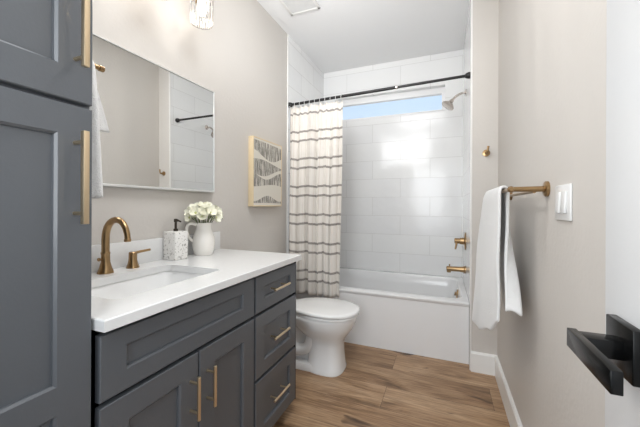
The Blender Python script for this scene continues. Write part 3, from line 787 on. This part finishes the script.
md = CU.modifiers.new('t', 'SOLIDIFY'); md.thickness = 0.002; md.offset = 0
ring0 = None
for k in range(11):
    u = (k + 0.02) / 10.2; p = curt(u, 0.0)
    if ring0 is None:
        bm = B(); nn = 24
        c = Vector((p.x, RY, rodz(p.x) - 0.008))
        tube(bm, [c + Vector((0.004 * math.sin(a), 0.017 * math.sin(a), 0.024 * math.cos(a))) for a in [2 * PI * i / nn for i in range(nn + 1)]], 0.0022, 8)
        ring0 = link('curtain_ring', bm, M['plate'], None, 80, tuple(c))
        tag(ring0, 'white ring holding the striped curtain on the black rod', 'curtain ring', 'curtain rings on the black rod'); rx0 = p.x
    else:
        r = ring0.copy(); COL.objects.link(r); r.location = (max(p.x, WX + 0.02), RY, rodz(p.x) - 0.008)

# ---------------------------------------------------------------- toilet
TYc = 2.068
TO = thing('toilet', 'white toilet with closed lid between the vanity and the bathtub', 'toilet', (-0.95, TYc, 0))
def egg(xb, xf, hw, z, n=40, p=2.3, wide=0.58):
    """outline long in X: widest at 'wide' of its length from the back"""
    out = []; xm = lerp(xb, xf, wide)
    for i in range(n):
        a = 2 * PI * i / n; ca, sa = math.cos(a), math.sin(a)
        ex = 2 / p
        cx_ = math.copysign(abs(ca) ** ex, ca); sy_ = math.copysign(abs(sa) ** ex, sa)
        x = xm + (xf - xm) * cx_ if ca >= 0 else xm + (xm - xb) * cx_
        out.append(Vector((x, TYc + hw * sy_, z)))
    return out
bm = B()
loft(bm, [egg(-0.925, -0.650, 0.130, 0.0, p=2.8), egg(-0.925, -0.648, 0.131, 0.012, p=2.8), egg(-0.920, -0.655, 0.123, 0.03, p=2.8), egg(-0.915, -0.662, 0.112, 0.12, p=2.7), egg(-0.920, -0.663, 0.108, 0.185, p=2.6),
          egg(-0.935, -0.652, 0.114, 0.222, p=2.5), egg(-0.98, -0.628, 0.132, 0.255, p=2.4), egg(-1.03, -0.598, 0.160, 0.295, p=2.3), egg(-1.07, -0.578, 0.177, 0.335, p=2.2), egg(-1.09, -0.567, 0.184, 0.370, p=2.2), egg(-1.10, -0.566, 0.185, 0.388, p=2.2), egg(-1.095, -0.572, 0.180, 0.394, p=2.2)])
# foot running back and the rear shelf under the tank
loft(bm, [egg(-1.22, -0.75, 0.118, 0.0, p=4), egg(-1.22, -0.75, 0.118, 0.03, p=4), egg(-1.215, -0.76, 0.110, 0.045, p=4)])
loft(bm, [egg(-1.20, -0.80, 0.050, 0.03, p=3), egg(-1.22, -0.82, 0.060, 0.20, p=3), egg(-1.30, -0.88, 0.085, 0.28, p=3.5), egg(-1.325, -0.95, 0.100, 0.36, p=4), egg(-1.325, -0.98, 0.105, 0.396, p=4)])
BW = link('bowl', bm, M['porc'], TO, 50)
bm = B()
for sg in (-1, 1):
    y = TYc + sg * 0.066
    tube(bm, bez((-0.80, TYc + sg * 0.07, 0.30), (-0.93, y, 0.25), (-0.84, y, 0.14), (-0.97, y, 0.12), 12) + bez((-0.97, y, 0.12), (-1.08, y, 0.11), (-1.02, y, 0.25), (-1.14, TYc + sg * 0.05, 0.27), 12)[1:], 0.042, 16)
link('trapway', bm, M['porc'], BW, 80)
bm = B(); loft(bm, [egg(-1.055, -0.562, 0.184, 0.3945, p=2.2), egg(-1.060, -0.553, 0.191, 0.398, p=2.2), egg(-1.060, -0.553, 0.191, 0.408, p=2.2), egg(-1.055, -0.560, 0.185, 0.413, p=2.2)]); link('seat', bm, M['porc'], TO, 50)
bm = B(); loft(bm, [egg(-1.070, -0.556, 0.188, 0.4145, p=2.2), egg(-1.075, -0.548, 0.195, 0.419, p=2.2), egg(-1.075, -0.548, 0.195, 0.431, p=2.2), egg(-1.068, -0.554, 0.189, 0.437, p=2.2), egg(-1.05, -0.575, 0.170, 0.441, p=2.2), egg(-0.95, -0.70, 0.07, 0.443, p=2.2)]); link('lid', bm, M['porc'], TO, 60)
for sg in (-1, 1):
    bm = B(); box(bm, -1.095, -1.055, TYc + sg * 0.075 - 0.016, TYc + sg * 0.075 + 0.016, 0.3945, 0.428, 0.005); link('seat_hinge', bm, M['porc'], TO)
bm = B(); loft(bm, [rrect(-1.325, -1.130, TYc - 0.185, TYc + 0.185, 0.397, 0.03), rrect(-1.328, -1.122, TYc - 0.200, TYc + 0.200, 0.55, 0.035), rrect(-1.328, -1.120, TYc - 0.205, TYc + 0.205, 0.705, 0.035)]); tk = link('tank', bm, M['porc'], TO, 50)
bm = B(); loft(bm, [rrect(-1.329, -1.112, TYc - 0.212, TYc + 0.212, 0.7055, 0.035), rrect(-1.329, -1.110, TYc - 0.214, TYc + 0.214, 0.728, 0.035), rrect(-1.326, -1.118, TYc - 0.206, TYc + 0.206, 0.738, 0.035)]); link('tank_lid', bm, M['porc'], TO, 50)
bm = B(); lathe(bm, [(0.012, 0), (0.012, 0.012), (0.008, 0.014)], (-1.121, TYc - 0.15, 0.655), (1, 0, 0), 16); tube(bm, [(-1.112, TYc - 0.15, 0.655), (-1.108, TYc - 0.08, 0.645)], 0.006, 10); link('flush_lever', bm, M['brass'], tk)

# ---------------------------------------------------------------- right wall
TBY0, TBY1, TBZ, TBX = 1.318, 1.950, 1.230, 0.231
TB = thing('towel_bar', 'double brass towel bar on the right wall under the bath towel', 'towel bar', (RX, 1.62, TBZ))
for yy in (TBY0, TBY1):
    bm = B(); lathe(bm, [(0.028, 0), (0.028, 0.008), (0.024, 0.011), (0.011, 0.013)], (RX - 0.0005, yy, TBZ), (-1, 0, 0), 28); link('flange', bm, M['brass'], TB)
    bm = B(); tube(bm, [(RX - 0.011, yy, TBZ), (TBX, yy, TBZ)], [0.0105, 0.009], 16)
    lathe(bm, [(0.0, -0.013), (0.007, -0.0115), (0.0115, -0.005), (0.0125, 0), (0.0115, 0.005), (0.007, 0.0115), (0.0, 0.013)][1:-1], (TBX, yy, TBZ), (0, 1, 0), 18); link('post', bm, M['brass'], TB)
bm = B(); tube(bm, [(TBX, TBY0, TBZ), (TBX, TBY1, TBZ)], 0.0075, 14); link('bar', bm, M['brass'], TB)
bm = B(); tube(bm, [(0.304, TBY0, TBZ - 0.009), (0.304, TBY1, TBZ - 0.009)], 0.006, 12); link('bar', bm, M['brass'], TB)

def btowel(u, v):
    # u: near (0) to far (1) along the bar; v: front hem (0) over the bar to the back hem (1)
    wave = math.sin(u * 7.0 + 0.4) * 0.007 + math.sin(u * 17.0 + 2.0) * 0.003
    if v < 0.5:
        t = v / 0.5                       # 0 hem, 1 top
        zb = curve([0, 0.28, 0.6, 1], [0.690, 0.610, 0.560, 0.545], u)
        xb = curve([0, 0.4, 1], [0.201, 0.178, 0.150], u)
        top = Vector((TBX - 0.019 - 0.006 * u, lerp(1.432, 1.885, u), TBZ))
        bot = Vector((xb, lerp(1.430, 1.870, u), zb))
        p = bot.lerp(top, t); p.x += wave * (1 - t) - 0.010 * math.sin(PI * t) * u + 0.004 * math.sin(t * 9 + u * 5) * (1 - t)
        if t > 0.985: p.z = TBZ
        return p
    t = (v - 0.5) / 0.5
    if t < 0.12:
        a = PI * (t / 0.12)
        c = Vector((TBX + 0.000, lerp(lerp(1.432, 1.885, u), lerp(1.48, 1.885, u), t / 0.12), TBZ + 0.001))
        return c + Vector((-math.cos(a) * 0.019, 0, math.sin(a) * 0.019))
    t = (t - 0.12) / 0.88
    if u < 0.3:                           # the near edge curls round towards the room
        k = u / 0.3; bx, by = lerp(0.224, 0.286, k), lerp(1.412, 1.400, k)
    else:
        k = (u - 0.3) / 0.7; bx, by = lerp(0.286, 0.298, k), lerp(1.400, 1.88, k)
    zb = lerp(0.742, 0.62, max(0, u - 0.3) / 0.7) + 0.008 * math.sin(u * 14)
    top = Vector((TBX + 0.019, lerp(1.48, 1.885, u), TBZ)); bot = Vector((bx, by, zb))
    p = top.lerp(bot, t); p.x += 0.004 * math.sin(t * 8 + u * 6) * t
    return p
bm = B(); sheet(bm, btowel, 28, 72)
BT = link('bath_towel', bm, M['towel'], None, 80, (0.2, 1.65, 0.56)); tag(BT, 'white bath towel draped over the brass towel bar', 'towel')
md = BT.modifiers.new('t', 'SOLIDIFY'); md.thickness = 0.013; md.offset = 0
md = BT.modifiers.new('s', 'SUBSURF'); md.levels = 1; md.render_levels = 1

RH = thing('robe_hook', 'brass robe hook on the wing wall beside the tub', 'hook', (0.272, WY, 1.543))
bm = B(); lathe(bm, [(0.024, 0), (0.024, 0.006), (0.010, 0.009), (0.008, 0.030), (0.008, 0.036)], (0.272, WY - 0.0003, 1.540), (0, -1, 0), 24); link('flange', bm, M['brass'], RH)
bm = B(); tube(bm, bez((0.272, WY - 0.028, 1.536), (0.272, WY - 0.05, 1.53), (0.276, WY - 0.05, 1.555), (0.280, WY - 0.046, 1.580), 8), [0.007] * 8 + [0.008], 12); link('hook_arm', bm, M['brass'], RH)

LS = thing('light_switch', 'white double rocker light switch on the right wall', 'light switch', (RX, 1.154, 1.18))
bm = B(); box(bm, RX - 0.007, RX - 0.0002, 1.090, 1.218, 1.124, 1.234, 0.003); link('plate', bm, M['plate'], LS)
for yy in (1.130, 1.178):
    bm = B(); box(bm, RX - 0.013, RX - 0.006, yy - 0.0165, yy + 0.0165, 1.146, 1.212, 0.002, rot=Matrix.Rotation(0.05, 3, 'Y')); link('rocker', bm, M['plate'], LS)

CV = thing('ceiling_vent', 'square white exhaust vent grille in the ceiling', 'vent', (-1.05, 2.105, CZ))
vx0, vx1, vy0, vy1 = -1.175, -0.915, 1.975, 2.235
bm = B()
for a in ((vx0, vx1, vy0, vy0 + 0.022), (vx0, vx1, vy1 - 0.022, vy1), (vx0, vx0 + 0.022, vy0, vy1), (vx1 - 0.022, vx1, vy0, vy1)): box(bm, *a, CZ - 0.012, CZ - 0.0003, 0.003)
link('frame', bm, M['trim'], CV)
bm = B(); box(bm, vx0 + 0.02, vx1 - 0.02, vy0 + 0.02, vy1 - 0.02, CZ - 0.002, CZ - 0.0004); link('backing', bm, M['ventdark'], CV)
bm = B(); ns = 18
for i in range(ns):
    yy = lerp(vy0 + 0.024, vy1 - 0.024, (i + 0.5) / ns)
    box(bm, vx0 + 0.02, vx1 - 0.02, yy - 0.0042, yy + 0.0042, CZ - 0.009, CZ - 0.003)
link('grille', bm, M['vent'], CV)
